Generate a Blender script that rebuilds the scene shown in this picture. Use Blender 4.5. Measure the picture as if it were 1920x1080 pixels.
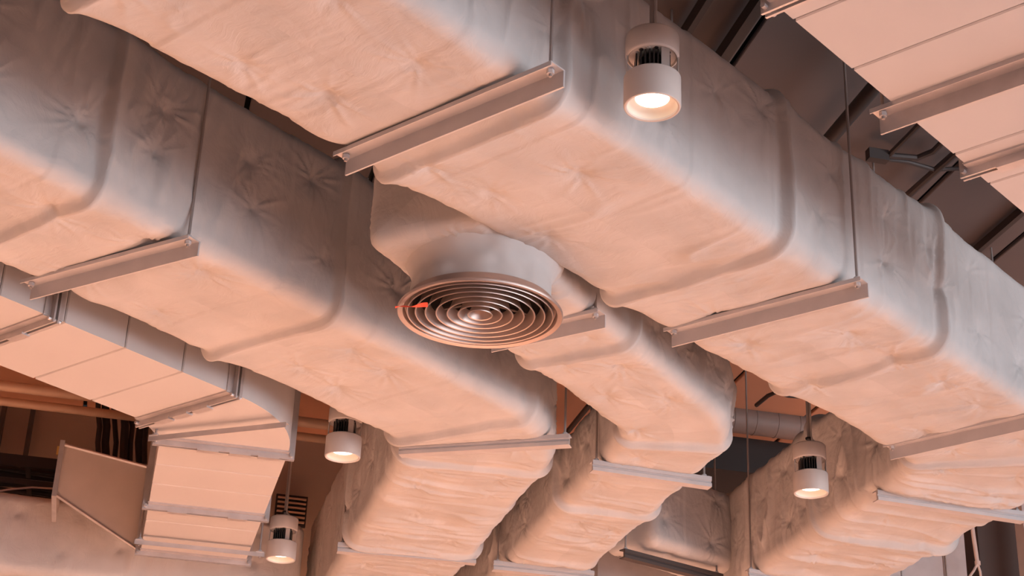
import bpy, math, random
import numpy as np
from mathutils import Vector, Matrix

S = bpy.context.scene
for o in list(bpy.data.objects): bpy.data.objects.remove(o)
COL = S.collection
random.seed(7)

# ------------------------------------------------------------------ camera
CAMZ = 1.5                                   # eye height above the floor
F, PITCH, ROLL = 3080.0, math.radians(25.25), math.radians(2.3)
fw = np.array([0, math.cos(PITCH), math.sin(PITCH)])
_r0 = np.array([1.0, 0, 0]); _u0 = np.cross(_r0, fw)
rt = math.cos(ROLL)*_r0 + math.sin(ROLL)*_u0
up = -math.sin(ROLL)*_r0 + math.cos(ROLL)*_u0
cam = bpy.data.objects.new('camera', bpy.data.cameras.new('camera'))
COL.objects.link(cam)
cam.data.sensor_width = 36.0
cam.data.lens = F/1920*36.0
cam.data.clip_end = 200
cam.matrix_world = Matrix(((rt[0], up[0], -fw[0], 0), (rt[1], up[1], -fw[1], 0),
                           (rt[2], up[2], -fw[2], CAMZ), (0, 0, 0, 1)))
S.camera = cam

# room axes: v runs along the roof seams (13 degrees left of the view), u across
RA = math.radians(13.2)
EU = np.array([math.cos(RA), math.sin(RA), 0.0])
EV = np.array([-math.sin(RA), math.cos(RA), 0.0])
EZ = np.array([0, 0, 1.0])
def UV(u, v, z): return EU*u + EV*v + EZ*z

# ------------------------------------------------------------------ light
W = bpy.data.worlds.new('world'); S.world = W; W.use_nodes = True
W.node_tree.nodes['Background'].inputs[0].default_value = (0.9, 0.93, 1.0, 1)
W.node_tree.nodes['Background'].inputs[1].default_value = 0.02
S.view_settings.view_transform = 'Standard'
S.view_settings.look = 'None'
S.view_settings.gamma = 1.0
S.view_settings.use_curve_mapping = False
S.view_settings.exposure = 0.0

def area(name, loc, aim, sx, sy, power, col):
    l = bpy.data.lights.new(name, 'AREA'); l.shape = 'RECTANGLE'; l.size = sx; l.size_y = sy
    l.energy = power; l.color = col
    o = bpy.data.objects.new(name, l); COL.objects.link(o)
    o.location = loc
    o.rotation_euler = (Vector(aim)-Vector(loc)).to_track_quat('-Z', 'Y').to_euler()
    return o
# daylight through the glazed front: the window wall to the right of and behind the camera
area('window_daylight', UV(8.3, -0.8, 1.9), UV(0.0, 1.2, 1.9), 9.0, 3.0, 620, (0.88, 0.90, 0.98))
area('rear_window_daylight', UV(4.5, -5.8, 1.3), UV(0.5, 4.0, 1.9), 8.0, 2.2, 300, (0.82, 0.88, 1.0))
LAMP_POWER = 940
LAMP_COL = (1.0, 0.84, 0.66)

# ------------------------------------------------------------------ helpers
def un(x, y, H):
    """photo pixel -> point on the horizontal plane H metres above the eye"""
    d = fw + (x-960)/F*rt - (y-540)/F*up
    p = d*(H/d[2]); p = p.copy(); p[2] += CAMZ
    return p

def mat(name, col, rough=0.6, metal=0.0, var=0.0, scale=6.0, bump=0.0, bscale=60.0, emit=None, estr=0.0, spec=None):
    m = bpy.data.materials.new(name); m.use_nodes = True
    nt = m.node_tree; b = nt.nodes['Principled BSDF']
    b.inputs['Base Color'].default_value = (*col, 1)
    b.inputs['Roughness'].default_value = rough
    b.inputs['Metallic'].default_value = metal
    if spec is not None: b.inputs['Specular IOR Level'].default_value = spec
    tc = nt.nodes.new('ShaderNodeTexCoord')
    if var > 0:
        n = nt.nodes.new('ShaderNodeTexNoise'); n.inputs['Scale'].default_value = scale
        n.inputs['Detail'].default_value = 5
        r = nt.nodes.new('ShaderNodeValToRGB')
        r.color_ramp.elements[0].position = 0.3; r.color_ramp.elements[1].position = 0.7
        r.color_ramp.elements[0].color = (*[c*(1-var) for c in col], 1)
        r.color_ramp.elements[1].color = (*[min(1, c*(1+var)) for c in col], 1)
        nt.links.new(tc.outputs['Object'], n.inputs['Vector'])
        nt.links.new(n.outputs['Fac'], r.inputs['Fac'])
        nt.links.new(r.outputs['Color'], b.inputs['Base Color'])
    if bump > 0:
        n2 = nt.nodes.new('ShaderNodeTexNoise'); n2.inputs['Scale'].default_value = bscale
        n2.inputs['Detail'].default_value = 6
        bp = nt.nodes.new('ShaderNodeBump'); bp.inputs['Strength'].default_value = 1.0
        bp.inputs['Distance'].default_value = bump
        nt.links.new(tc.outputs['Object'], n2.inputs['Vector'])
        nt.links.new(n2.outputs['Fac'], bp.inputs['Height'])
        nt.links.new(bp.outputs['Normal'], b.inputs['Normal'])
    if emit:
        b.inputs['Emission Color'].default_value = (*emit, 1)
        b.inputs['Emission Strength'].default_value = estr
    return m

def fabric(name, col):
    """painted canvas over duct insulation: fine creases along UV (metres), faint stains, tiny nicks"""
    m = mat(name, col, 0.82, spec=0.25)
    nt = m.node_tree; b = nt.nodes['Principled BSDF']; N = nt.nodes.new; Lk = nt.links.new
    uv = N('ShaderNodeUVMap'); uv.uv_map = 'UVMap'
    # crease warp
    w = N('ShaderNodeTexNoise'); w.inputs['Scale'].default_value = 3.0; w.inputs['Detail'].default_value = 3
    Lk(uv.outputs[0], w.inputs['Vector'])
    mx = N('ShaderNodeVectorMath'); mx.operation = 'MULTIPLY_ADD'
    mx.inputs[1].default_value = (0.35, 0.35, 0); Lk(w.outputs['Color'], mx.inputs[0]); Lk(uv.outputs[0], mx.inputs[2])
    mp = N('ShaderNodeMapping'); mp.inputs['Scale'].default_value = (20, 4, 1); Lk(mx.outputs[0], mp.inputs['Vector'])
    n1 = N('ShaderNodeTexNoise'); n1.inputs['Scale'].default_value = 1.0; n1.inputs['Detail'].default_value = 7
    n1.inputs['Roughness'].default_value = 0.62; Lk(mp.outputs[0], n1.inputs['Vector'])
    mp2 = N('ShaderNodeMapping'); mp2.inputs['Scale'].default_value = (9, 14, 1); Lk(mx.outputs[0], mp2.inputs['Vector'])
    n2 = N('ShaderNodeTexNoise'); n2.inputs['Scale'].default_value = 1.0; n2.inputs['Detail'].default_value = 6
    Lk(mp2.outputs[0], n2.inputs['Vector'])
    ad = N('ShaderNodeMath'); ad.operation = 'ADD'; Lk(n1.outputs['Fac'], ad.inputs[0]); Lk(n2.outputs['Fac'], ad.inputs[1])
    bp = N('ShaderNodeBump'); bp.inputs['Strength'].default_value = 0.5; bp.inputs['Distance'].default_value = 0.008
    Lk(ad.outputs[0], bp.inputs['Height']); Lk(bp.outputs['Normal'], b.inputs['Normal'])
    # stains
    n3 = N('ShaderNodeTexNoise'); n3.inputs['Scale'].default_value = 4.5; n3.inputs['Detail'].default_value = 5
    Lk(uv.outputs[0], n3.inputs['Vector'])
    rp = N('ShaderNodeValToRGB'); rp.color_ramp.elements[0].position = 0.32; rp.color_ramp.elements[1].position = 0.66
    rp.color_ramp.elements[0].color = (*[c*0.90 for c in col], 1); rp.color_ramp.elements[1].color = (*[min(1, c*1.04) for c in col], 1)
    Lk(n3.outputs['Fac'], rp.inputs['Fac'])
    # nicks: rare small dark tears
    mp3 = N('ShaderNodeMapping'); mp3.inputs['Scale'].default_value = (4.0, 2.6, 1); Lk(mx.outputs[0], mp3.inputs['Vector'])
    vo = N('ShaderNodeTexVoronoi'); vo.inputs['Scale'].default_value = 1.0; Lk(mp3.outputs[0], vo.inputs['Vector'])
    lt = N('ShaderNodeMath'); lt.operation = 'LESS_THAN'; lt.inputs[1].default_value = 0.024; Lk(vo.outputs['Distance'], lt.inputs[0])
    sc = N('ShaderNodeSeparateColor'); Lk(vo.outputs['Color'], sc.inputs[0])
    lt2 = N('ShaderNodeMath'); lt2.operation = 'LESS_THAN'; lt2.inputs[1].default_value = 0.45; Lk(sc.outputs[0], lt2.inputs[0])
    mu = N('ShaderNodeMath'); mu.operation = 'MULTIPLY'; Lk(lt.outputs[0], mu.inputs[0]); Lk(lt2.outputs[0], mu.inputs[1])
    mu2 = N('ShaderNodeMath'); mu2.operation = 'MULTIPLY'; mu2.inputs[1].default_value = 0.7; Lk(mu.outputs[0], mu2.inputs[0])
    mc = N('ShaderNodeMix'); mc.data_type = 'RGBA'
    Lk(mu2.outputs[0], mc.inputs['Factor']); Lk(rp.outputs['Color'], mc.inputs['A'])
    mc.inputs['B'].default_value = (0.10, 0.06, 0.045, 1)
    Lk(mc.outputs['Result'], b.inputs['Base Color'])
    return m

M = dict(
    canvas=fabric('painted_canvas', (0.47, 0.455, 0.44)),
    board=mat('painted_board', (0.48, 0.46, 0.445), 0.55, var=0.02, scale=3, bump=0.0004, bscale=30),
    boardcore=mat('board_joint', (0.36, 0.29, 0.26), 0.8),
    steel=mat('painted_steel', (0.50, 0.48, 0.475), 0.45, 0.25, var=0.06, scale=12),
    galv=mat('galvanised_steel', (0.50, 0.47, 0.46), 0.42, 0.55, var=0.10, scale=14),
    sheet=mat('galvanised_sheet', (0.56, 0.48, 0.42), 0.55, 0.2, var=0.08, scale=5),
    rod=mat('threaded_rod', (0.36, 0.32, 0.30), 0.45, 0.5),
    lampw=mat('lamp_paint', (0.48, 0.44, 0.41), 0.45, var=0.02, scale=20),
    refl=mat('lamp_reflector', (0.62, 0.56, 0.48), 0.45),
    heat=mat('heat_sink', (0.035, 0.03, 0.028), 0.4, 0.4),
    glow=mat('lamp_lens', (1, 0.93, 0.82), 0.4, emit=(1.0, 0.90, 0.74), estr=3.6),
    cable=mat('steel_braid', (0.55, 0.5, 0.46), 0.35, 0.7, bump=0.0008, bscale=400),
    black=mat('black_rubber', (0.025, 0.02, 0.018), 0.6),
    dark=mat('dark_steel', (0.07, 0.055, 0.05), 0.55, 0.2),
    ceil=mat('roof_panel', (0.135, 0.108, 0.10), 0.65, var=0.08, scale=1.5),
    ceilfar=mat('warm_bounce_roof_panel', (0.60, 0.29, 0.17), 0.65, var=0.06, scale=1.5),  # same roof as ceil, with warm floor bounce put into the colour
    seam=mat('roof_void', (0.02, 0.024, 0.022), 0.9),
    wall=mat('wall_paint', (0.36, 0.27, 0.21), 0.8, var=0.05, scale=2),
    darkwall=mat('dark_wall_paint', (0.07, 0.055, 0.045), 0.8, var=0.1, scale=2),
    floor=mat('floor_wood', (0.80, 0.455, 0.36), 0.6, var=0.12, scale=2),
    pipe=mat('painted_pipe', (0.45, 0.30, 0.20), 0.5, var=0.05, scale=8),
    pvc=mat('white_conduit', (0.62, 0.52, 0.46), 0.4),
    alum=mat('diffuser_metal', (0.46, 0.37, 0.33), 0.38, 0.7, var=0.05, scale=9),
    red=mat('red_ribbon', (0.90, 0.09, 0.04), 0.6),
    tag=mat('yellow_tag', (0.75, 0.55, 0.18), 0.6),
    spiral=mat('spiral_duct_steel', (0.24, 0.17, 0.14), 0.6, 0.1, var=0.06, scale=6),
)

class MB:
    def __init__(s): s.v = []; s.f = []; s.sm = []
    def add(s, vs, fs, smooth=False):
        b = len(s.v); s.v += [tuple(map(float, p)) for p in vs]
        s.f += [tuple(i+b for i in f) for f in fs]; s.sm += [smooth]*len(fs)
        return s
    def box(s, c, hx, hy, hz):
        c, hx, hy, hz = map(np.asarray, (c, hx, hy, hz))
        vs = [c+i*hx+j*hy+k*hz for k in (-1, 1) for j in (-1, 1) for i in (-1, 1)]
        return s.add(vs, [(0, 2, 3, 1), (4, 5, 7, 6), (0, 1, 5, 4), (2, 6, 7, 3), (0, 4, 6, 2), (1, 3, 7, 5)])
    def prism(s, prof, A, B, ydir, zdir=EZ):
        A, B, ydir, zdir = map(np.asarray, (A, B, ydir, zdir)); n = len(prof)
        vs = [P + ydir*y + zdir*z for P in (A, B) for y, z in prof]
        fs = [(i, (i+1) % n, n+(i+1) % n, n+i) for i in range(n)]
        fs += [tuple(range(n))[::-1], tuple(range(n, 2*n))]
        return s.add(vs, fs)
    def tube(s, pts, r, n=10, cap=True):
        P = [np.asarray(p, float) for p in pts]; k = len(P); vs = []
        rr = r if hasattr(r, '__len__') else [r]*k
        prev = None
        for i in range(k):
            t = P[min(i+1, k-1)]-P[max(i-1, 0)]; t = t/(np.linalg.norm(t)+1e-12)
            if prev is None:
                a = np.cross(t, EZ)
                if np.linalg.norm(a) < 0.1: a = np.cross(t, np.array([1.0, 0, 0]))
            else: a = prev - t*(prev@t)
            a = a/np.linalg.norm(a); prev = a; b = np.cross(t, a)
            vs += [P[i]+rr[i]*(math.cos(2*math.pi*j/n)*a+math.sin(2*math.pi*j/n)*b) for j in range(n)]
        fs = [(i*n+j, i*n+(j+1) % n, (i+1)*n+(j+1) % n, (i+1)*n+j) for i in range(k-1) for j in range(n)]
        s.add(vs, fs, True)
        if cap:
            s.add(vs[:n], [tuple(range(n))[::-1]]); s.add(vs[-n:], [tuple(range(n))])
        return s
    def lathe(s, prof, c, n=40, smooth=True, closed=False, ax=None):
        c = np.asarray(c, float); vs = []
        for r, z in prof:
            for j in range(n):
                a = 2*math.pi*j/n; vs.append(c+np.array([r*math.cos(a), r*math.sin(a), z]))
        k = len(prof); m = k if closed else k-1
        fs = [(i*n+j, i*n+(j+1) % n, ((i+1) % k)*n+(j+1) % n, ((i+1) % k)*n+j) for i in range(m) for j in range(n)]
        return s.add(vs, fs, smooth)
    def mesh(s, name, m, org=(0, 0, 0), auto=True):
        me = bpy.data.meshes.new(name)
        o = np.asarray(org, float)
        me.from_pydata([tuple(np.asarray(p)-o) for p in s.v], [], s.f)
        me.polygons.foreach_set('use_smooth', s.sm)
        import bmesh
        bm = bmesh.new(); bm.from_mesh(me)
        bmesh.ops.recalc_face_normals(bm, faces=bm.faces)
        if auto:
            for e in bm.edges:
                if len(e.link_faces) == 2 and e.calc_face_angle(0) > 0.7: e.smooth = False
        bm.to_mesh(me); bm.free()
        me.materials.append(m); me.update()
        return me
    def build(s, name, m, parent=None, org=None):
        if org is None and parent is None: org = s.v[0]
        elif org is None:
            org = Vector((0, 0, 0)); q = parent
            while q is not None: org = org + q.location; q = q.parent
        me = s.mesh(name, m, org)
        o = bpy.data.objects.new(name, me); COL.objects.link(o)
        if parent is not None: o.parent = parent
        else: o.location = tuple(org)
        return o

def tag(o, label, cat, group=None):
    o['label'] = label; o['category'] = cat
    if group: o['group'] = group
    return o
def thing(name, label, cat, loc, group=None):
    o = bpy.data.objects.new(name, None); COL.objects.link(o); o.location = tuple(loc); o.empty_display_size = 0.1
    return tag(o, label, cat, group)
def struct(o): o['kind'] = 'structure'; return o

# ------------------------------------------------------------------ the room
HC = 3.62; ZC = CAMZ + HC                       # roof underside
U0, U1, V0, V1 = -9.0, 9.0, -6.0, 10.15
struct(MB().box(UV((U0+U1)/2, (V0+V1)/2, -0.05), EU*(U1-U0)/2, EV*(V1-V0)/2, EZ*0.05).build('floor', M['floor']))
ceiling = struct(MB().box(UV((U0+U1)/2, (V0+V1)/2, ZC+0.11), EU*(U1-U0)/2, EV*(V1-V0)/2, EZ*0.05).build('ceiling', M['seam']))
# roof panels: long strips along v with open dark joints, a folded rib at each joint
pw = 0.61; VJ = 7.7                              # one roof; beyond VJ its colour carries the warm bounce
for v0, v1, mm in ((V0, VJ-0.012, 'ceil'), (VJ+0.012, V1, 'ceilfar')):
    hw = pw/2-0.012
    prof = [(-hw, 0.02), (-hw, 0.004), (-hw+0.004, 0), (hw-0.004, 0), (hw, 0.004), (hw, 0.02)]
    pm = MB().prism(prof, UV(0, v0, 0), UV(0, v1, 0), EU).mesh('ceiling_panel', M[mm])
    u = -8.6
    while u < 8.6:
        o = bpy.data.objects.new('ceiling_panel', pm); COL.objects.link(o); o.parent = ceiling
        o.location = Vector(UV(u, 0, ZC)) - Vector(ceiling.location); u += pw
struct(MB().box(UV(0, V1+0.1, ZC/2), EU*(U1), EV*0.1, EZ*ZC/2).build('wall_back', M['wall']))
struct(MB().box(UV(U0-0.1, (V0+V1)/2, ZC/2), EU*0.1, EV*(V1-V0)/2, EZ*ZC/2).build('wall_left', M['wall']))

# ------------------------------------------------------------------ wrapped ducts
def hsh(ix, iy, seed):
    v = np.sin(ix*127.1 + iy*311.7 + seed*74.7)*43758.5453
    return v-np.floor(v)
def vnoise(x, y, seed):
    ix, iy = np.floor(x), np.floor(y); fx, fy = x-ix, y-iy
    fx = fx*fx*fx*(fx*(fx*6-15)+10); fy = fy*fy*fy*(fy*(fy*6-15)+10)
    a = hsh(ix, iy, seed); b = hsh(ix+1, iy, seed); c = hsh(ix, iy+1, seed); d = hsh(ix+1, iy+1, seed)
    return (a*(1-fx)+b*fx)*(1-fy)+(c*(1-fx)+d*fx)*fy
def fbm(x, y, seed, n=3):
    t = 0; a = 0.5
    for i in range(n): t = t + a*(vnoise(x, y, seed+i*3.7)-0.5)*2; x = x*2.03; y = y*2.03; a *= 0.5
    return t

def make_path(pts, radii):
    """polyline with filleted corners -> function s -> (pos, tangent)"""
    out = [np.array(pts[0], float)]
    for i in range(1, len(pts)-1):
        p = np.array(pts[i], float); a = np.array(pts[i-1], float)-p; b = np.array(pts[i+1], float)-p
        a /= np.linalg.norm(a); b /= np.linalg.norm(b)
        ang = math.acos(np.clip(-(a@b), -1, 1)); R = radii[i-1]; T = R*math.tan(ang/2)
        p0 = p+a*T; bis = (a+b)/np.linalg.norm(a+b); c = p+bis*(R/math.cos(ang/2))
        n = 24; v0 = p0-c; cr = np.sign(v0[0]*(p+b*T-c)[1]-v0[1]*(p+b*T-c)[0])
        for j in range(n+1):
            t = cr*ang*j/n; out.append(c+np.array([v0[0]*math.cos(t)-v0[1]*math.sin(t), v0[0]*math.sin(t)+v0[1]*math.cos(t)]))
    out.append(np.array(pts[-1], float))
    P = np.array(out); d = np.r_[0, np.cumsum(np.linalg.norm(np.diff(P, axis=0), axis=1))]
    def ev(s):
        s = np.asarray(s, float)
        q = np.stack([np.interp(s, d, P[:, 0]), np.interp(s, d, P[:, 1])], -1)
        e = 0.03
        s1 = np.clip(s+e, 0, d[-1]); s0 = np.clip(s-e, 0, d[-1])
        t = np.stack([np.interp(s1, d, P[:, 0])-np.interp(s0, d, P[:, 0]), np.interp(s1, d, P[:, 1])-np.interp(s0, d, P[:, 1])], -1)
        t /= np.linalg.norm(t, axis=-1, keepdims=True)
        return q, t
    ev.L = d[-1]
    def near(p):
        ss = np.linspace(0, d[-1], 2000); q, _ = ev(ss)
        return float(ss[np.argmin(((q-np.asarray(p)[:2])**2).sum(1))])
    ev.near = near
    return ev

def wrapped(name, label, pts, radii, w, h, z0, seed, flanges, holds, step=0.0080, rc=0.055, ds=None, cat='duct', fold=1.0):
    path = make_path(pts, radii); L = path.L
    a, b = w/2, h/2
    # ring samples starting at the middle of the bottom, going towards the right side
    core = []; nrm = []; ca, cb = a-rc, b-rc
    def edge(p, q, n, nv):
        m = max(2, int(round(np.hypot(q[0]-p[0], q[1]-p[1])/step)))
        for i in range(m):
            t = i/m; core.append((p[0]+(q[0]-p[0])*t, p[1]+(q[1]-p[1])*t)); nrm.append(nv)
    def corner(c, a0):
        for i in range(8):
            t = a0+math.pi/2*i/8; core.append(c); nrm.append((math.cos(t), math.sin(t)))
    edge((0, -cb), (ca, -cb), 0, (0, -1)); corner((ca, -cb), -math.pi/2)
    edge((ca, -cb), (ca, cb), 0, (1, 0)); corner((ca, cb), 0)
    edge((ca, cb), (-ca, cb), 0, (0, 1)); corner((-ca, cb), math.pi/2)
    edge((-ca, cb), (-ca, -cb), 0, (-1, 0)); corner((-ca, -cb), math.pi)
    edge((-ca, -cb), (0, -cb), 0, (0, -1))
    core = np.array(core); nrm = np.array(nrm); base = core+rc*nrm; nu = len(core)
    dv = np.linalg.norm(np.roll(base, -1, 0)-base, axis=1); v = np.r_[0, np.cumsum(dv)[:-1]]; PER = dv.sum()
    # rings: start cap, body, end cap
    re = 0.05
    ncap, nin = 6, 9
    rings = []                                      # (s, inset d, shrink k, capsign)
    for i in range(nin): rings.append((0.0, re, i/nin, -1))
    for i in range(ncap): ph = math.pi/2*(1-i/ncap); rings.append((re*(1-math.sin(ph)), re*(1-math.cos(ph)), 1, -1))
    nb = int((L-2*re)/(ds or step))
    for i in range(nb+1): rings.append((re+(L-2*re)*i/nb, 0, 1, 0))
    for i in range(1, ncap+1): ph = math.pi/2*i/ncap; rings.append((L-re*(1-math.sin(ph)), re*(1-math.cos(ph)), 1, 1))
    for i in range(nin-1, -1, -1): rings.append((L, re, i/nin, 1))
    R = np.array(rings); s = R[:, 0]; ns = len(s)
    SS, VV = np.meshgrid(s, v, indexing='ij')
    wrapv = np.where(VV > PER/2, VV-PER, VV)        # signed perimeter coordinate, 0 = bottom middle, + right
    # ---- offset along the normal
    big = fbm(SS*2.0, wrapv*2.2+40, seed, 2)*0.008
    off = big
    # lap seams of the wrap: a small step every stretch, running round the duct
    sw = (SS + 0.012*fbm(SS*0+2, wrapv*2.0, seed+61, 2))/0.47 + seed*0.37
    sw = sw-np.floor(sw)
    off = off + 0.0045*np.clip(sw/0.012, 0, 1)*np.exp(-sw*4.0)
    # transverse folds, curved by a slow warp
    wv = SS + 0.10*fbm(SS*1.3, wrapv*1.6, seed+11, 2) + 0.05*np.sin(wrapv*2.6+seed)
    cdist = np.minimum(np.abs(np.abs(wrapv)-a), np.abs(np.abs(wrapv)-a-h))
    late = 1.0 if len(pts) < 3 else 1+0.55*np.clip((SS-path.near(pts[1]))/0.4, 0, 1)   # looser, more rippled past the bend
    edgek = np.clip(cdist/0.10, 0, 1)              # flatter along the corners
    rid = 1-np.abs(fbm(wv*6.0, wrapv*1.1+9, seed+5, 3))*1.8
    gate = np.clip(vnoise(SS*1.7, wrapv*1.9, seed+8)*1.8-0.45, 0, 1)
    off = off + fold*late*0.016*gate*(0.35+0.65*edgek)*np.clip(rid, 0, 1)**4
    rid2 = 1-np.abs(fbm(wv*13.0, wrapv*2.4+3, seed+6, 3))*2.0
    gate2 = np.clip(vnoise(SS*2.4+5, wrapv*2.6, seed+21)*2-0.8, 0, 1)
    off = off + fold*late*0.0075*gate2*(0.35+0.65*edgek)*np.clip(rid2, 0, 1)**3
    # flange humps under the wrap
    fl = [path.near(f[:2]) for f in flanges]
    for i, f in enumerate(fl):
        x = SS - f - 0.015*fbm(SS*0+i, wrapv*3, seed+31, 2)
        amp = 0.033*(0.75+0.5*vnoise(wrapv*3, SS*0+i, seed+33))
        hump = np.where(x < 0, np.exp(-(x/0.017)**2), 0.55*np.exp(-np.abs(x)/0.028)+0.45*np.exp(-(x/0.14)**2))
        off = off + amp*hump + 0.006*np.exp(-((x+0.10)/0.06)**2)*vnoise(wrapv*5, SS*0+i, seed+35)
    # pressed in by the hangers
    bot = np.exp(-np.clip(np.abs(wrapv)-(a-0.02), 0, None)/0.03)
    for f in holds:
        x = SS-path.near(f[:2])
        off = off - (0.020*np.exp(-(x/0.05)**2) - 0.008*np.exp(-((np.abs(x)-0.13)/0.07)**2))*bot - np.clip(big, 0, 1)*np.exp(-(x/0.07)**2)*bot
    # quilting pins with radial creases
    rnd = random.Random(seed*13+1); pins = []
    sp = 0.34
    half = a+h
    rows = [0.0-a*0.48, a*0.48, a+h*0.30, a+h*0.70, -a-h*0.30, -a-h*0.70]
    x = 0.15
    while x < L:
        for r in rows:
            if rnd.random() < 0.82: pins.append((x+rnd.uniform(-0.09, 0.09)+(0.16 if abs(r) < a*0.4 else 0), r+rnd.uniform(-0.05, 0.05)))
        x += sp
    for ps, pv in pins:
        i0, i1 = np.searchsorted(s, [ps-0.30, ps+0.30])
        if i1 <= i0: continue
        X = SS[i0:i1]-ps; Y = wrapv[i0:i1]-pv; d = np.sqrt(X*X+Y*Y)+1e-6; th = np.arctan2(Y, X)
        kk = rnd.choice((10, 12, 14, 16)); ph = rnd.uniform(0, 6.28); am = rnd.uniform(0.8, 1.7)
        irr = 0.5+0.5*np.sin(th*3+ph*2)
        cre = (1-np.abs(np.sin(th*kk/2+ph+0.8*np.sin(th*2+ph)+3*d)))**2.5
        off[i0:i1] += am*(-0.016*np.exp(-(d/0.030)) + 0.0125*cre*(0.25+irr)*np.exp(-d/0.062)*(1-np.exp(-(d/0.022)**2)))
    d_in = R[:, 1][:, None]; kk = R[:, 2][:, None]; cs = R[:, 3][:, None]
    rad = rc-d_in
    Y = core[None, :, 0]*1.0+0*SS; Z = core[None, :, 1]*1.0+0*SS
    body = (np.abs(cs) < 0.5)
    capfade = np.where(d_in > 0, np.clip(1-d_in/re, 0, 1), 1.0)
    rr = rad+off*capfade
    Y = (Y+rr*nrm[None, :, 0])*kk; Z = (Z+rr*nrm[None, :, 1])*kk
    # caps bulge and crease a little
    capb = cs*(0.012*(1-kk) + 0.010*fbm(Y*5+7, Z*5, seed+50, 3))*(d_in >= re*0.9)
    q, t = path(s)
    right = np.stack([t[:, 1], -t[:, 0]], -1)
    PX = q[:, None, 0]+right[:, None, 0]*Y+t[:, None, 0]*capb
    PY = q[:, None, 1]+right[:, None, 1]*Y+t[:, None, 1]*capb
    PZ = z0+b+Z
    org = np.array([pts[0][0], pts[0][1], z0])
    co = np.stack([PX, PY, PZ], -1).reshape(-1, 3)-org
    I, J = np.meshgrid(np.arange(ns-1), np.arange(nu), indexing='ij')
    J2 = (J+1) % nu
    quads = np.stack([I*nu+J, I*nu+J2, (I+1)*nu+J2, (I+1)*nu+J], -1).reshape(-1, 4)
    me = bpy.data.meshes.new(name); nf = len(quads)
    me.vertices.add(len(co)); me.vertices.foreach_set('co', co.ravel().astype(np.float32))
    me.loops.add(nf*4); me.loops.foreach_set('vertex_index', quads.ravel().astype(np.int32))
    me.polygons.add(nf); me.polygons.foreach_set('loop_start', np.arange(nf, dtype=np.int32)*4)
    me.polygons.foreach_set('use_smooth', np.ones(nf, dtype=bool))
    uvl = me.uv_layers.new(name='UVMap')
    vn = np.r_[v, PER]
    uu = np.stack([s[I], vn[J]], -1); u1 = np.stack([s[I], vn[J+1]], -1); u2 = np.stack([s[I+1], vn[J+1]], -1); u3 = np.stack([s[I+1], vn[J]], -1)
    capm = (np.abs(R[:, 3]) > 0.5) & (R[:, 1] >= re*0.9)
    def cuv(i, j): return np.stack([Y[i, j % nu]+50, Z[i, j % nu]], -1)
    cm = (capm[I] & capm[I+1])[..., None]
    uu = np.where(cm, cuv(I, J), uu); u1 = np.where(cm, cuv(I, J+1), u1); u2 = np.where(cm, cuv(I+1, J+1), u2); u3 = np.where(cm, cuv(I+1, J), u3)
    uvs = np.stack([uu, u1, u2, u3], 2).reshape(-1, 2)
    uvl.data.foreach_set('uv', uvs.ravel().astype(np.float32))
    me.update(calc_edges=True); me.validate()
    me.materials.append(M['canvas'])
    o = bpy.data.objects.new(name, me); COL.objects.link(o); o.location = org
    tag(o, label, cat)
    o_path[name+str(seed)] = path
    return o, path
o_path = {}

HD = 2.30; ZD = CAMZ+HD                          # underside of the ducts
def u2(x, y, H=HD): return un(x, y, H)[:2]
V2 = EV[:2]
# large near duct
D1, D1path = wrapped('wrapped_duct', 'largest canvas-wrapped duct crossing the frame in front, passing behind the top lamp',
    [(-1.62, 2.31), (2.065, 6.335), tuple(np.array([2.065, 6.335])+V2*3.6)], [0.62], 0.685, 0.54, ZD, 3,
    [u2(715, 328), u2(1150, 562), u2(1488, 722), u2(1765, 868), u2(1755, 1020), u2(150, 0)],
    [u2(840, 215), u2(1437, 582), u2(1820, 812), u2(1778, 946), (1.65, 8.3)])
D2, D2path = wrapped('wrapped_duct', 'canvas-wrapped duct behind the round diffuser, entering at the left edge and bending down',
    [(-2.50, 3.30), (-0.064, 6.357), tuple(np.array([-0.064, 6.357])+V2*3.4)], [0.62], 0.64, 0.605, ZD, 8,
    [u2(380, 668), u2(172, 372), u2(985, 782), u2(1036, 890), u2(880, 1040)],
    [u2(208, 497), u2(911, 833), u2(762, 1035)])
D3, D3path = wrapped('wrapped_duct', 'slim canvas-wrapped duct that carries the round ceiling diffuser',
    [(-0.28, 4.52), (0.713, 6.205), tuple(np.array([0.713, 6.205])+V2*3.4)], [0.5], 0.45, 0.31, ZD, 15,
    [u2(958, 684), u2(1157, 828), u2(1232, 968)],
    [u2(1090, 600), u2(1215, 890), u2(1018, 1068)])
BR, BRpath = wrapped('wrapped_duct', 'brown-shaded wrapped branch duct low behind the right-hand hanging lamp',
    [tuple(u2(1205, 985, 2.45)+np.array([-0.05, 0.25])), tuple(u2(1420, 1065, 2.45)+np.array([0.0, 0.25]))], [], 0.36, 0.42, CAMZ+2.40, 23, [], [], fold=0.6)
D6, D6path = wrapped('wrapped_duct', 'far wrapped duct running level along the bottom left corner',
    [tuple(UV(-5.2, 9.32, 0)[:2]), tuple(UV(0.98, 9.32, 0)[:2])], [], 0.46, 0.44, ZD+0.0, 31, [], [], step=0.018, fold=0.5)

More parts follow.
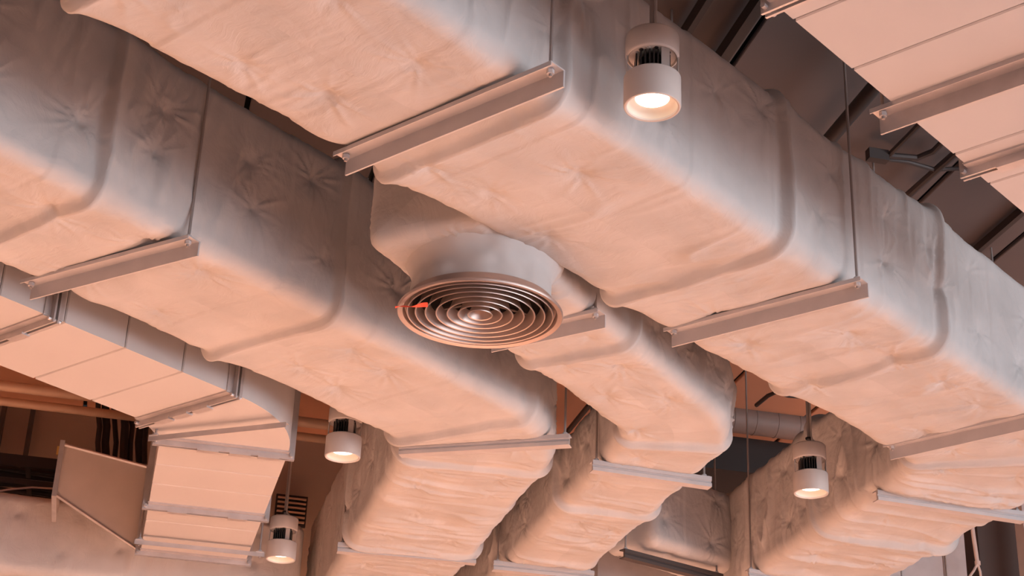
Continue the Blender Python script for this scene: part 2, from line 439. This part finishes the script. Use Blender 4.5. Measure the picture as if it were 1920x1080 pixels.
# ------------------------------------------------------------------ angle-iron hangers
PROF_A = [(-0.028, 0), (-0.028, -0.014), (-0.025, -0.014), (-0.025, -0.004), (0.024, -0.004), (0.024, -0.052), (0.030, -0.052), (0.030, 0)]
PROF_S = [(-0.014, 0), (-0.014, -0.022), (-0.011, -0.022), (-0.011, -0.003), (0.014, -0.003), (0.014, 0)]
PROF_B = [(-0.026, 0), (-0.026, -0.018), (-0.020, -0.022), (-0.020, -0.026), (-0.026, -0.030), (-0.026, -0.046), (0.020, -0.046), (0.020, -0.042), (-0.012, -0.042), (-0.012, -0.004), (0.020, -0.004), (0.020, 0)]
def hanger(pa, pb, label, z=ZD, prof='A', group='steel duct hangers', rods=(1, 1), inset=0.024, ztop=None, name='duct_hanger', m='steel'):
    A = np.array([pa[0], pa[1], z]); B = np.array([pb[0], pb[1], z])
    d = (B-A)/np.linalg.norm(B-A); y = np.array([-d[1], d[0], 0]);  y = y if y[1] > 0 else -y
    root = thing(name, label, 'hanger', (A+B)/2, group)
    MB().prism({'A': PROF_A, 'B': PROF_B, 'S': PROF_S}[prof], A, B, y).build('angle_bar', M[m], root)
    for k, (P, sg) in enumerate(((A, 1), (B, -1))):
        if not rods[k]: continue
        c = P+d*sg*inset
        MB().tube([c+EZ*-0.026, c+EZ*((ztop or ZC)-z)], 0.0048, 8).build('rod', M['rod'], root)
        for zz, nm in ((-0.012, 'nut'), (0.008, 'nut')):
            MB().lathe([(0.0001, -0.006), (0.0105, -0.006), (0.0105, 0.006), (0.0001, 0.006)], c+EZ*zz, 6, False).build(nm, M['steel'], root)
        MB().box(c+EZ*0.001, d*0.02, y*0.02, EZ*0.0022).build('washer_plate', M['steel'], root)
    return root
def hp(ax, ay, bx, by, label, z=HD, **k): return hanger(un(ax, ay, z)[:2], un(bx, by, z)[:2], label, z=CAMZ+z, **k)
hp(638, 292, 1046, 122, 'steel angle hanger under the large front duct, left of the top lamp')
hp(1252, 620, 1620, 524, 'steel angle hanger under the large front duct, right of the picture centre')
hp(1662, 836, 1975, 764, 'steel angle hanger cut by the right edge, under the large front duct')
hp(1640, 921, 1916, 962, 'steel channel hanger at lower right, below the bent end of the large duct', prof='B')
hp(1400, 1068, 1700, 1112, 'steel channel hanger at the bottom edge under the right-hand lamp', prof='B')
hp(50, 530, 364, 446, 'steel angle hanger under the left duct, near the left edge')
hp(752, 836, 1070, 817, 'steel channel hanger below the picture centre, at the bend of the left duct', prof='B')
hp(633, 1019, 892, 1042, 'steel channel hanger at the bottom, under the bent end of the left duct', prof='B')
hp(915, 630, 1128, 583, 'steel angle hanger half hidden behind the round diffuser')
hp(1108, 865, 1330, 897, 'steel channel hanger under the bend of the slim duct', prof='B')
hp(924, 1053, 1112, 1073, 'steel channel hanger at the bottom edge under the slim duct', prof='B')
hp(1166, 1030, 1350, 1078, 'dark hanger under the brown branch duct at the bottom', z=2.36, m='dark', prof='B')

# ------------------------------------------------------------------ smooth board ducts built from panels
def ring_mesh(name, L, w, h, m, bev=0.004):
    """rectangular tube section, x along, bottom at z=0, ends chamfered"""
    b = MB(); a = w/2
    def rect(x, d): return [(x, -a+d, d), (x, a-d, d), (x, a-d, h-d), (x, -a+d, h-d)]
    rs = [rect(0, 0.02), rect(0, bev), rect(bev, 0), rect(L-bev, 0), rect(L, bev), rect(L, 0.02)]
    vs = [p for r in rs for p in r]; fs = []
    for i in range(5):
        for j in range(4): fs.append((i*4+j, i*4+(j+1) % 4, (i+1)*4+(j+1) % 4, (i+1)*4+j))
    b.add(vs, fs)
    return b.mesh(name, m)
def loc_obj(name, me, parent, loc, rz):
    o = bpy.data.objects.new(name, me); COL.objects.link(o); o.parent = parent
    o.location = Vector(tuple(loc))-parent.location; o.rotation_euler = (0, 0, rz); return o
def board_run(root, p0, p1, w, h, z, cuts):
    p0 = np.array(p0, float); p1 = np.array(p1, float); d = p1-p0; L = np.linalg.norm(d); d /= L; rz = math.atan2(d[1], d[0])
    cache = {}
    cuts = [0]+sorted(c for c in cuts if 0.03 < c < L-0.03)+[L]
    for a, b in zip(cuts[:-1], cuts[1:]):
        ln = round(b-a-0.004, 3)
        if ln not in cache: cache[ln] = ring_mesh('panel', ln, w, h, M['board'])
        loc_obj('panel', cache[ln], root, (*(p0+d*(a+0.002)), z), rz)
    n = np.array([-d[1], d[0]])
    c3 = np.array([*((p0+p1)/2), z+h/2]); d3 = np.array([*d, 0]); n3 = np.array([*n, 0])
    MB().box(c3, d3*(L/2-0.001), n3*(w/2-0.008), EZ*(h/2-0.008)).build('core', M['boardcore'], root)
def flange(root, c, dirv, w, h, z, t=0.016, proud=0.028, bolts=True, clips=()):
    """galvanised flange frame round the duct at plan point c, across direction dirv"""
    d = np.array([*dirv, 0.0]); d /= np.linalg.norm(d); n = np.array([d[1], -d[0], 0]); C = np.array([c[0], c[1], z])
    b = MB(); a = w/2
    for sgn in (-1, 1):                          # two angle legs back to back
        off = d*sgn*0.009
        b.box(C+off-EZ*proud/2, d*0.0035, n*(a+proud), EZ*proud/2)
        b.box(C+off+n*(a+proud/2)+EZ*h/2, d*0.0035, n*proud/2, EZ*h/2)
        b.box(C+off-n*(a+proud/2)+EZ*h/2, d*0.0035, n*proud/2, EZ*h/2)
        b.box(C+off*2.6-EZ*0.003, d*0.016, n*(a+0.003), EZ*0.003)
        for q in (-1, 1): b.box(C+off*2.6+n*q*(a+0.003)+EZ*h/2, d*0.016, n*0.003, EZ*h/2)
    f = b.build('flange', M['galv'], root)
    for q in (-1, 1):
        cb = C+n*q*(a+proud*0.5)-EZ*proud*0.5
        MB().tube([cb-d*0.026, cb+d*0.026], 0.007, 8).build('bolt', M['galv'], f)
    for cl in clips:
        cc = C+n*a*cl-EZ*(proud+0.001)
        MB().box(cc, d*0.017, n*0.045, EZ*0.005).build('cleat', M['galv'], f)
    return f

AZ = lambda deg: np.array([math.sin(math.radians(deg)), math.cos(math.radians(deg))])
RTN = lambda d: np.array([d[1], -d[0]])
# right-hand board duct (upper right corner)
d5 = AZ(42.0); w5 = 0.66; l5 = u2(1462, 15); c5 = l5 + RTN(d5)*w5/2
t5 = thing('board_duct', 'smooth pale pink board duct in the upper right corner', 'duct', (*(c5-d5*1.6), ZD))
def along5(x, y): return float((u2(x, y)-l5)@d5)+1.6
cuts5 = [along5(1492, 37), along5(1605, 128), along5(1797, 287), along5(1853, 345)]
pitch = cuts5[1]-cuts5[0]
cuts5 = [cuts5[0]-pitch*i for i in range(1, 6)] + cuts5 + [along5(1710, 215)] + [cuts5[-1]+pitch*i for i in range(1, 5)]
board_run(t5, c5-d5*1.6, c5+d5*2.1, w5, 0.45, ZD, cuts5)
flange(t5, c5+d5*(along5(1830, 312)-1.6), d5, w5, 0.45, ZD, clips=(-0.62, 0.1, 0.6))
flange(t5, c5+d5*(along5(1450, 5)-1.6), d5, w5, 0.45, ZD, clips=(-0.5, 0.3))
_a5 = u2(1640, 213); hanger(_a5, _a5+RTN(d5)*0.80, 'galvanised channel hanger under the pink board duct, upper right', z=ZD, m='galv')

# left board duct: straight run, radius elbow, second run, reducer
d4 = AZ(39.3); d4b = np.array([-math.sin(RA), math.cos(RA)]); w4 = 0.535; h4 = 0.45
i4 = u2(268, 788)                                   # inner corner of the elbow
t4 = thing('board_duct', 'smooth pink board duct with an elbow and flanges at lower left', 'duct', (*i4, ZD))
n4 = RTN(d4); n4b = RTN(d4b)
pE = i4+n4*w4/2; pS = pE-d4*2.6
def along4(x, y): return float((u2(x, y)-pS)@d4)
q4 = along4(227, 655); p4 = along4(333, 700)-q4
board_run(t4, pS, pE, w4, h4, ZD, [q4+p4*i for i in range(-8, 4)])
flange(t4, pE, d4, w4, h4, ZD, clips=(-0.5, -0.1, 0.35))
flange(t4, pS+d4*along4(84, 600), d4, w4, h4, ZD, clips=(-0.4, 0.3))
# elbow: arcs about the inner corner
b = MB(); na = 18; a0 = math.atan2(n4[1], n4[0]); a1 = math.atan2(n4b[1], n4b[0])
i4b = u2(300, 823)
K = i4*0.5+i4b*0.5
vs = []; inner0 = i4; inner1 = i4b
outer = []
oc0 = i4+n4*w4; oc1 = i4b+n4b*w4
for i in range(na+1):                               # quadratic curve through the outside corner
    t = i/na
    # intersection of the two outer edges
    den = d4[0]*(-d4b[1])-d4[1]*(-d4b[0]); rhs = oc1-oc0
    tt = (rhs[0]*(-d4b[1])-rhs[1]*(-d4b[0]))/den; X = oc0+d4*tt
    outer.append((1-t)**2*oc0+2*t*(1-t)*X+t*t*oc1)
innr = [inner0+(inner1-inner0)*i/na for i in range(na+1)]
for z in (ZD, ZD+h4):
    vs += [(*p, z) for p in innr]+[(*p, z) for p in outer]
m_ = na+1; fs = []
for i in range(na):
    fs.append((i, i+1, m_+i+1, m_+i)); fs.append((2*m_+i, 3*m_+i, 3*m_+i+1, 2*m_+i+1))
    fs.append((m_+i, m_+i+1, 3*m_+i+1, 3*m_+i)); fs.append((i, 2*m_+i, 2*m_+i+1, i+1))
b.add(vs, fs); b.build('elbow', M['board'], t4)
p4s = i4b+n4b*w4/2; i4c = u2(268, 1032); L4 = float((i4c-i4b)@d4b)
def along4b(x, y): return float((u2(x, y)-i4b)@d4b)
f2 = along4b(283, 945)
board_run(t4, p4s, p4s+d4b*L4, w4, h4, ZD, [f2*0.36, f2*0.66, f2, f2+(L4-f2)*0.33, f2+(L4-f2)*0.68])
flange(t4, p4s, d4b, w4, h4, ZD, clips=(-0.25, 0.25, 0.7))
flange(t4, p4s+d4b*f2, d4b, w4, h4, ZD, clips=(-0.5, 0.55))
flange(t4, p4s+d4b*L4, d4b, w4, h4, ZD, clips=())
# corner strip (bolted steel angle) on the elbow's inner edge up the side of the run
# sheet-metal reducer turning away to the left from the end of the run
R0 = p4s+d4b*(L4+0.03); e = -n4b
b = MB(); y0, y1 = 0.0, 0.62
lx0, lx1 = w4/2-0.0, w4/2+0.47
def rp(x, y, z): p = R0+e*x+d4b*y; return (p[0], p[1], ZD+z)
vs = [rp(-w4/2, y0, 0), rp(lx0, y0, 0), rp(lx1, y0+0.03, 0.265), rp(-w4/2, y1, 0.25), rp(lx0, y1, 0.25), rp(lx1, y1-0.15, 0.40)]
vs += [rp(-w4/2, y0, h4), rp(lx0, y0, h4), rp(lx1, y0+0.03, 0.535), rp(-w4/2, y1, h4), rp(lx0, y1, h4), rp(lx1, y1-0.15, 0.535)]
fs = [(0, 1, 4, 3), (1, 2, 5, 4), (6, 9, 10, 7), (7, 10, 11, 8), (0, 6, 7, 1), (1, 7, 8, 2), (3, 4, 10, 9), (4, 5, 11, 10), (0, 3, 9, 6), (2, 8, 11, 5)]
rd = thing('duct_reducer', 'dull grey sheet-metal reducer tapering left beside the pink elbow duct', 'duct fitting', (*R0, ZD))
MB().add(vs, fs).build('sheet_body', M['sheet'], rd)
for (pA, pB) in ((vs[1], vs[7]), (vs[2], vs[8]), (vs[7], vs[8]), (vs[1], vs[2])):
    pA = np.array(pA); pB = np.array(pB); dd = (pB-pA)/np.linalg.norm(pB-pA)
    MB().tube([pA-dd*0.01, pB+dd*0.01], 0.009, 6).build('edge_fold', M['galv'], rd)
c_ = (np.array(vs[2])+np.array(vs[8])+np.array(vs[5])+np.array(vs[11]))/4
c_[2] = (vs[2][2]+vs[8][2])/2
MB().box(c_, np.array([*e, 0])*0.012, np.array([*d4b, 0])*0.24, EZ*0.152).build('end_flange', M['galv'], rd)
_s = u2(284, 806); _e = u2(541, 779); hanger(_s, _e, 'galvanised channel hanger across the elbow of the lower left pink duct', z=ZD-0.032, m='galv', rods=(1, 0), prof='S')
_s = u2(254, 1001); _e = u2(497, 1026); hanger(_s, _e, 'galvanised channel hanger near the far end of the lower left pink duct', z=ZD-0.032, m='galv', prof='S')

# ------------------------------------------------------------------ round diffuser
HB = 2.14; dc = un(900, 591, HB); dfz = dc[2]
df = thing('ceiling_diffuser', 'large round ceiling diffuser with seven concentric metal rings', 'diffuser', dc)
RO_ = 0.263
df_neck = MB()
prof = [(0.205, 0.30), (0.212, 0.19), (0.220, 0.15), (0.224, 0.09), (0.226, 0.03), (0.222, 0.022)]
# the neck is a wrapped collar: slightly wrinkled
n = 96; vs = []; fs = []
fine = []
for i in range(len(prof)-1):
    for k in range(6):
        t = k/6; fine.append((prof[i][0]*(1-t)+prof[i+1][0]*t, prof[i][1]*(1-t)+prof[i+1][1]*t))
fine.append(prof[-1])
for r, z in fine:
    for j in range(n):
        a_ = 2*math.pi*j/n
        flare = 0.10*max(0, (z-0.10)/0.12)**2 if z < 0.3 else 0.28
        rr = r+min(flare, 0.05)+0.010*float(fbm(np.array(a_*3.2), np.array(z*14), 77, 3))
        vs.append(dc+np.array([rr*math.cos(a_), rr*math.sin(a_), z]))
k = len(fine); fs = [(i*n+j, i*n+(j+1) % n, (i+1)*n+(j+1) % n, (i+1)*n+j) for i in range(k-1) for j in range(n)]
df_neck.add(vs, fs, True); nk = df_neck.build('neck', M['canvas'], df)
MB().lathe([(0.228, 0.020), (0.250, 0.014), (RO_, 0.006), (RO_, 0.0), (0.2605, -0.003), (0.246, 0.001), (0.240, 0.016), (0.234, 0.040), (0.230, 0.040)], dc, 96, closed=True).build('outer_ring', M['alum'], df)
MB().lathe([(0.205, 0.034), (0.202, 0.10), (0.198, 0.25)], dc, 64).build('neck_shade', M['heat'], df)  # near-black sleeve added to put shade inside the pale neck
for fr in (0.885, 0.785, 0.665, 0.535, 0.40, 0.27, 0.15):
    r = RO_*fr
    MB().lathe([(r-0.0035, 0.0), (r, -0.0015), (r+0.001, 0.001), (r-0.003, 0.006), (r-0.010, 0.022), (r-0.014, 0.036), (r-0.016, 0.036), (r-0.012, 0.021), (r-0.006, 0.006)], dc, 80, closed=True).build('ring', M['alum'], df)
MB().lathe([(0.0003, 0.022), (0.012, 0.022), (0.024, 0.030), (0.024, 0.034), (0.0003, 0.034)], dc, 40).build('centre_disc', M['alum'], df)
for k in range(3):
    a_ = 0.5+k*math.pi/3; dd = np.array([math.cos(a_), math.sin(a_), 0])
    MB().box(dc+EZ*0.05, dd*0.204, np.array([-dd[1], dd[0], 0])*0.006, EZ*0.004).build('spider_bar', M['dark'], df)
MB().lathe([(0.198, 0.25), (0.0005, 0.25)], dc, 48).build('duct_opening', M['seam'], df)
# red ribbon tied to the outer ring
ra = un(741, 576, HB-0.015); rb = un(802, 572, HB-0.015)
b = MB(); N_ = 14; vs = []
for i in range(N_+1):
    t = i/N_; p = ra*(1-t)+rb*t; wv = 0.002*math.sin(t*9)
    tw = 0.7*math.sin(t*5)
    yv = np.array([0, math.cos(tw), math.sin(tw)])*0.0075
    for th in (0.0006, -0.0006):
        vs += [p+yv+EZ*(wv+th), p-yv+EZ*(wv+th)]
fs = []
for i in range(N_):
    q = i*4; fs += [(q, q+1, q+5, q+4), (q+2, q+6, q+7, q+3), (q, q+4, q+6, q+2), (q+1, q+3, q+7, q+5)]
fs += [(0, 2, 3, 1), (N_*4, N_*4+1, N_*4+3, N_*4+2)]
b.add(vs, fs, True)
tag(b.build('ribbon', M['red']), 'bright red ribbon tied across the rim of the round diffuser', 'ribbon')

# ------------------------------------------------------------------ hanging lamps
def lamp_parts(root):
    c = np.array(root.location)
    R = 0.076
    # lower body (shell, rounded rim)
    MB().lathe([(0.040, 0.092), (R-0.004, 0.092), (R, 0.088), (R, 0.006), (R-0.002, 0.001), (R-0.005, 0.0), (R-0.009, 0.002), (R-0.010, 0.006), (R-0.010, 0.03)], c, 56).build('housing', M['lampw'], root)
    rf = MB().lathe([(R-0.009, 0.004), (R-0.012, 0.012), (R-0.018, 0.021), (0.047, 0.025), (0.044, 0.030)], c, 56).build('reflector', M['refl'], root)
    MB().lathe([(0.0005, 0.022), (0.025, 0.023), (0.0455, 0.028)], c, 40).build('lens', M['glow'], root)
    # heat sink fins
    b = MB()
    for i in range(9):
        x = -0.044+i*0.011
        ln = math.sqrt(max(0, 0.05**2-x*x))
        b.box(c+np.array([x, 0, 0.122]), np.array([0.0022, 0, 0]), np.array([0, ln, 0]), EZ*0.030)
    b.lathe([(0.0, 0.095), (0.03, 0.095), (0.03, 0.150), (0.0, 0.150)], c, 20)
    b.build('heat_sink', M['heat'], root)
    for sx in (-1, 1):
        MB().box(c+np.array([sx*(R-0.008), 0, 0.124]), np.array([0.0015, 0, 0]), np.array([0, 0.010, 0]), EZ*0.036).build('side_strap', M['lampw'], root)
    MB().box(c+np.array([0.030, -0.052, 0.124]), np.array([0.011, 0, 0]), np.array([0, 0.0015, 0]), EZ*0.032).build('driver_plate', M['lampw'], root)
    cn = MB().lathe([(0.0005, 0.222), (0.066, 0.222), (0.071, 0.218), (0.072, 0.214), (0.072, 0.158), (0.070, 0.154), (0.066, 0.152), (0.062, 0.156), (0.0005, 0.156)], c, 56).build('canopy', M['lampw'], root)
    for i in range(6):
        a_ = -2.7+i*0.42
        MB().lathe([(0.0003, -0.0012), (0.0055, -0.0012), (0.0055, 0.002), (0.0003, 0.002)], c+np.array([0.050*math.cos(a_), 0.050*math.sin(a_), 0.155]), 10, False).build('screw', M['heat'] if i % 2 else M['steel'], cn)
    MB().tube([c+EZ*0.222, c+EZ*0.262, c+EZ*(ZC-c[2]+0.01)], 0.0075, 10).build('stem', M['rod'], root)
    MB().tube([c+np.array([0.030, -0.012, 0.221]), c+np.array([0.026, -0.012, 0.232]), c+np.array([0.012, -0.012, 0.246]), c+np.array([0.008, -0.011, 0.262]), c+np.array([0.009, -0.010, 0.6]), c+np.array([0.009, -0.010, ZC-c[2]])], 0.0045, 8).build('flexible_conduit', M['cable'], root)
    MB().lathe([(0.008, 0.252), (0.0155, 0.252), (0.0155, 0.258), (0.008, 0.258)], c, 14).build('cable_tie', M['black'], root)
HL = 2.28
LAMPS = [((1223, 202), 'nearest hanging lamp, at the top of the picture beside the largest duct'),
         ((642, 858), 'hanging lamp partly covered by the left duct, above the picture bottom'),
         ((1521, 926), 'hanging lamp at lower right in front of the bent brown-shaded duct'),
         ((526, 1050), 'farthest hanging lamp, at the bottom beside the lower left pink duct')]
proto = None
def lamp_light(root, k=1.0):
    l = bpy.data.lights.new('lamp_light', 'SPOT'); l.energy = LAMP_POWER*k; l.color = LAMP_COL
    l.spot_size = math.radians(80); l.spot_blend = 0.7; l.shadow_soft_size = 0.04
    o = bpy.data.objects.new('lamp_light', l); COL.objects.link(o); o.parent = root; o.location = (0, 0, -0.004)
def lamp_at(p, label, k=1.0):
    global proto
    if proto is None:
        proto = thing('hanging_lamp', label, 'lamp', p, 'hanging spot lamps'); lamp_parts(proto); lamp_light(proto, k); return proto
    r = thing('hanging_lamp', label, 'lamp', p, 'hanging spot lamps')
    for ch in list(proto.children):
        if ch.type != 'MESH': continue
        c = ch.copy(); COL.objects.link(c); c.parent = r
        for g in ch.children:
            d = g.copy(); COL.objects.link(d); d.parent = c
    lamp_light(r, k); return r
for i, ((px, py), lb) in enumerate(LAMPS): lamp_at(un(px, py, HL), lb, 0.5 if i == 0 else 1.0)
# unseen lamps added out of frame, placed for their bounce off the floor
for (u_, v_) in ((-3.2, 4.2), (-0.83, 5.00), (-3.4, 7.6), (4.6, 8.4)):
    lamp_at(UV(u_, v_, CAMZ+HL), 'unseen hanging lamp, added to light the floor', 1.35)

# ------------------------------------------------------------------ services under the roof
def pipe(name, label, pts, r, m, cat='pipe', n=12, group=None):
    return tag(MB().tube(pts, r, n).build(name, M[m], None, np.asarray(pts[0])), label, cat, group)
def du(px, py, H): p = un(px, py, H); return float(p@EU), float(p@EV)
# two level pipes at left
for px, py, r, lb in ((60, 730, 0.030, 'upper of two level pipes below the roof at the left edge'), (60, 759, 0.026, 'lower of two level pipes below the roof at the left edge')):
    u_, v_ = du(px, py, 3.30); pipe('ceiling_pipe', lb, [UV(-6.5, v_, CAMZ+3.30), UV(3.2, v_, CAMZ+3.30)], r, 'pipe', group='level pipes')

def onv(px, py, v):
    """photo pixel -> point on the upright plane at room coordinate v"""
    d = fw + (px-960)/F*rt - (py-540)/F*up
    p = d*(v/float(d@EV)); p = p.copy(); p[2] += CAMZ; return p
HR = 3.55
def roofline(pts, r, label, m='dark', name='conduit', H=HR, cat='conduit'):
    return pipe(name, label, [un(x, y, H) for x, y in pts], r, m, cat, 8)
# purlins and conduits seen in the gap between the large duct and the pink board duct
G = 'roof services at upper right'
def purlin(px, py, label, w=0.02, h=0.03, H=HC-0.05, group=G):
    u_, v_ = du(px, py, H)
    c = UV(u_, 3.2, CAMZ+H)
    return tag(MB().box(c, EU*w, EV*4.4, EZ*h).build('purlin', M['dark'], None, c), label, 'purlin', group)
purlin(1393, 48, 'dark purlin under the roof at the top edge, right of the top lamp')
purlin(1312, 18, 'dark purlin under the roof just above the large duct top edge', 0.012)
u_, v_ = du(1605, 203, 3.48)
pipe('purlin_pipe', 'round dark pipe under the roof in the upper right gap', [UV(u_, -1, CAMZ+3.48), UV(u_, 7.6, CAMZ+3.48)], 0.030, 'dark')
roofline([(1648, 291), (1672, 292), (1720, 296), (1750, 284), (1772, 262), (1800, 230)], 0.014, 'bent dark conduit below the pink board duct, upper right')
roofline([(1660, 299), (1700, 303), (1752, 318), (1800, 316), (1860, 300)], 0.010, 'thin dark conduit crossing the upper right gap')
roofline([(1668, 290), (1700, 258), (1735, 222)], 0.012, 'short straight dark conduit in the upper right gap')
roofline([(1700, 368), (1760, 315), (1800, 280)], 0.017, 'thick dark conduit slanting down to the large duct at upper right')
b_ = un(1645, 292, HR-0.01); tag(MB().box(b_, EU*0.045, EV*0.02, EZ*0.025).build('conduit_clamp', M['dark'], None, b_), 'small dark conduit clamp in the upper right gap', 'clamp')
purlin(1878, 428, 'dark purlin beside the right edge under the roof', 0.012, 0.02, HC-0.03)
# thin services in the gap right of the slim duct
roofline([(1300, 680), (1312, 668), (1342, 638)], 0.009, 'thin dark rod slanting across the gap right of the slim duct', name='brace_rod', cat='rod')
roofline([(1312, 667), (1360, 674), (1416, 684)], 0.010, 'thin dark level rod in the gap right of the slim duct', name='brace_rod', cat='rod')
p_ = un(1312, 667, HR); pipe('brace_rod', 'short upright rod below the far roof, right of the slim duct', [p_, p_+EZ*0.12], 0.007, 'dark', 'rod', 8)
roofline([(1418, 760), (1440, 742), (1456, 735), (1478, 742), (1530, 746)], 0.012, 'dark bent conduit above the round spiral duct', H=3.35)
# spiral duct
vS = 8.75
s0 = onv(1300, 776, vS); s1 = s0 + EU*1.35
sd = thing('spiral_duct', 'round grey spiral duct between the slim duct and the right-hand lamp', 'duct', s0)
MB().tube([s0, s1], 0.083, 28).build('tube', M['spiral'], sd)
for i in range(9):
    c = s0+EU*(0.1+i*0.14)
    MB().tube([c, c+EU*0.008], 0.0855, 28).build('seam_ring', M['spiral'], sd)
# black box filling the space behind, below the spiral duct
c = onv(1425, 856, 9.15); pl = tag(MB().box(c+EV*0.25, EU*0.62, EV*0.25, EZ*0.115).build('dark_box', M['black'], None, c), 'black box below the spiral duct', 'box')
# conduits in the gap between the left duct's bend and the slim duct
for a_, b__, r, lb in (((1062, 812), (1098, 768), 0.016, 'upper dark conduit in the gap left of the slim duct'), ((1066, 848), (1132, 788), 0.020, 'lower dark conduit in the gap left of the slim duct')):
    roofline([(a_[0]-40, a_[1]+48), a_, b__, (b__[0]+40, b__[1]-48)], r, lb, H=3.40)
roofline([(960, 958), (1010, 912), (1062, 866), (1090, 840)], 0.022, 'dark conduit following the inside edge of the slim duct', H=2.95)
# ---- lower left corner
def tray(py, label, v, n_c, h=0.035):
    c0 = onv(-60, py, v); root = thing('cable_tray', label, 'cable tray', c0, 'cable trays')
    L_ = 1.35
    for dv in (0, 0.24):
        MB().box(c0+EU*L_/2+EV*dv, EU*L_/2, EV*0.006, EZ*h).build('rail', M['black'], root)
    for i in range(6):
        MB().box(c0+EU*(0.1+i*0.24)+EV*0.12-EZ*(h*0.6), EU*0.014, EV*0.12, EZ*0.006).build('rung', M['black'], root)
    for i in range(n_c):
        z = h*0.2+0.016*(i % 3)-0.02; y = 0.03+0.19*i/max(1, n_c-1)
        MB().tube([c0+EU*x_+EV*y+EZ*(z+0.012*math.sin(x_*5+i*2)) for x_ in np.linspace(0, L_, 9)], 0.010, 7).build('cable', M['black'], root)
    return root
tray(853, 'upper black cable tray at the left edge behind the grey reducer', 9.55, 5, 0.034)
tray(893, 'middle black cable tray at the left edge behind the grey reducer', 9.50, 6, 0.016)
tray(922, 'lower black cable tray at the left edge, just above the far wrapped duct', 9.45, 6, 0.014)
wc = [onv(x, y, 9.40) for x, y in ((-30, 926), (15, 918), (60, 914), (110, 917), (150, 930))]
tag(MB().tube(wc, 0.006, 8).build('white_cable', M['pvc'], None, wc[0]), 'thin pale cable looping over the trays at the left edge', 'cable')
for i, x in enumerate((186, 200, 216, 232, 246, 262, 274)):
    pts = [onv(x+random.uniform(-3, 3), y, 9.72+0.03*(i % 3)) for y in (735, 770, 800, 830, 870)]
    nth = ('leftmost', 'second from left', 'third from left', 'middle', 'third from right', 'second from right', 'rightmost')[i]
    tag(MB().tube(pts, 0.016+0.008*(i % 2), 8).build('hanging_cable', M['black'], None, pts[0]), 'black cable hanging behind the grey reducer, %s of the seven' % nth, 'cable', 'black hanging cables')
c = onv(111, 845, 9.50); tag(MB().box(c, EU*0.014, EV*0.004, EZ*0.026).build('warning_tag', M['tag'], None, c), 'small yellow tag on the upper cable tray at left', 'tag')
# terracotta battens on the wall at left
for px in (2, 57):
    p0 = onv(px, 800, 10.10)
    c = np.array([p0[0], p0[1], CAMZ+2.6]); struct(MB().box(c, EU*0.014, EV*0.03, EZ*1.0).build('trim_%d' % (1 if px == 2 else 2), M['darkwall'], None, c))
# louvre on the back wall
c = onv(545, 958, 10.08); lv = thing('wall_louvre', 'small dark louvred grille on the back wall beside the far lamp', 'grille', c)
MB().box(c, EU*0.10, EV*0.012, EZ*0.10).build('back_plate', M['black'], lv)
for i in range(6): MB().box(c-EV*0.02+EZ*(-0.075+i*0.03), EU*0.09, EV*0.012, EZ*0.005).build('slat', M['pipe'], lv)
# ---- lower right corner
c = onv(1715, 1060, 9.2); tag(MB().box(c+EZ*0.0, EU*0.27, EV*0.16, EZ*0.30).build('plain_duct', M['steel'], None, c), 'plain grey duct end in the bottom right corner behind the bent duct', 'duct')
c = onv(1857, 1040, 9.2); tag(MB().box(c, EU*0.135, EV*0.10, EZ*0.50).build('steel_column', M['dark'], None, c), 'dark steel column in the bottom right corner', 'column')
c = onv(1925, 1020, 8.9); tag(MB().box(c, EU*0.04, EV*0.05, EZ*0.50).build('upright_channel', M['steel'], None, c), 'grey upright channel at the right edge, bottom corner', 'channel')
pp = [onv(x, y, 8.85) for x, y in ((1820, 965), (1826, 1010), (1833, 1056))]
wc = thing('white_conduit', 'pale conduit forking at its lower end, bottom right corner', 'conduit', pp[-1])
MB().tube(pp, 0.013, 12).build('pipe', M['pvc'], wc)
MB().tube([pp[-1]+EZ*0.012, pp[-1]-EZ*0.012], 0.018, 12).build('coupling', M['pvc'], wc)
q = [onv(x, y, 8.85) for x, y in ((1833, 1056), (1826, 1070), (1816, 1084))]; MB().tube(q, 0.008, 10).build('branch', M['pvc'], wc)
q = [onv(x, y, 8.85) for x, y in ((1833, 1056), (1838, 1072), (1840, 1090))]; MB().tube(q, 0.008, 10).build('branch', M['pvc'], wc)
# plain grey duct at the bottom between slim duct and branch
c = onv(1215, 1105, 8.75); tag(MB().box(c, EU*0.36, EV*0.2, EZ*0.16).build('plain_duct', M['steel'], None, c), 'plain grey duct at the bottom edge below the dark hanger', 'duct')
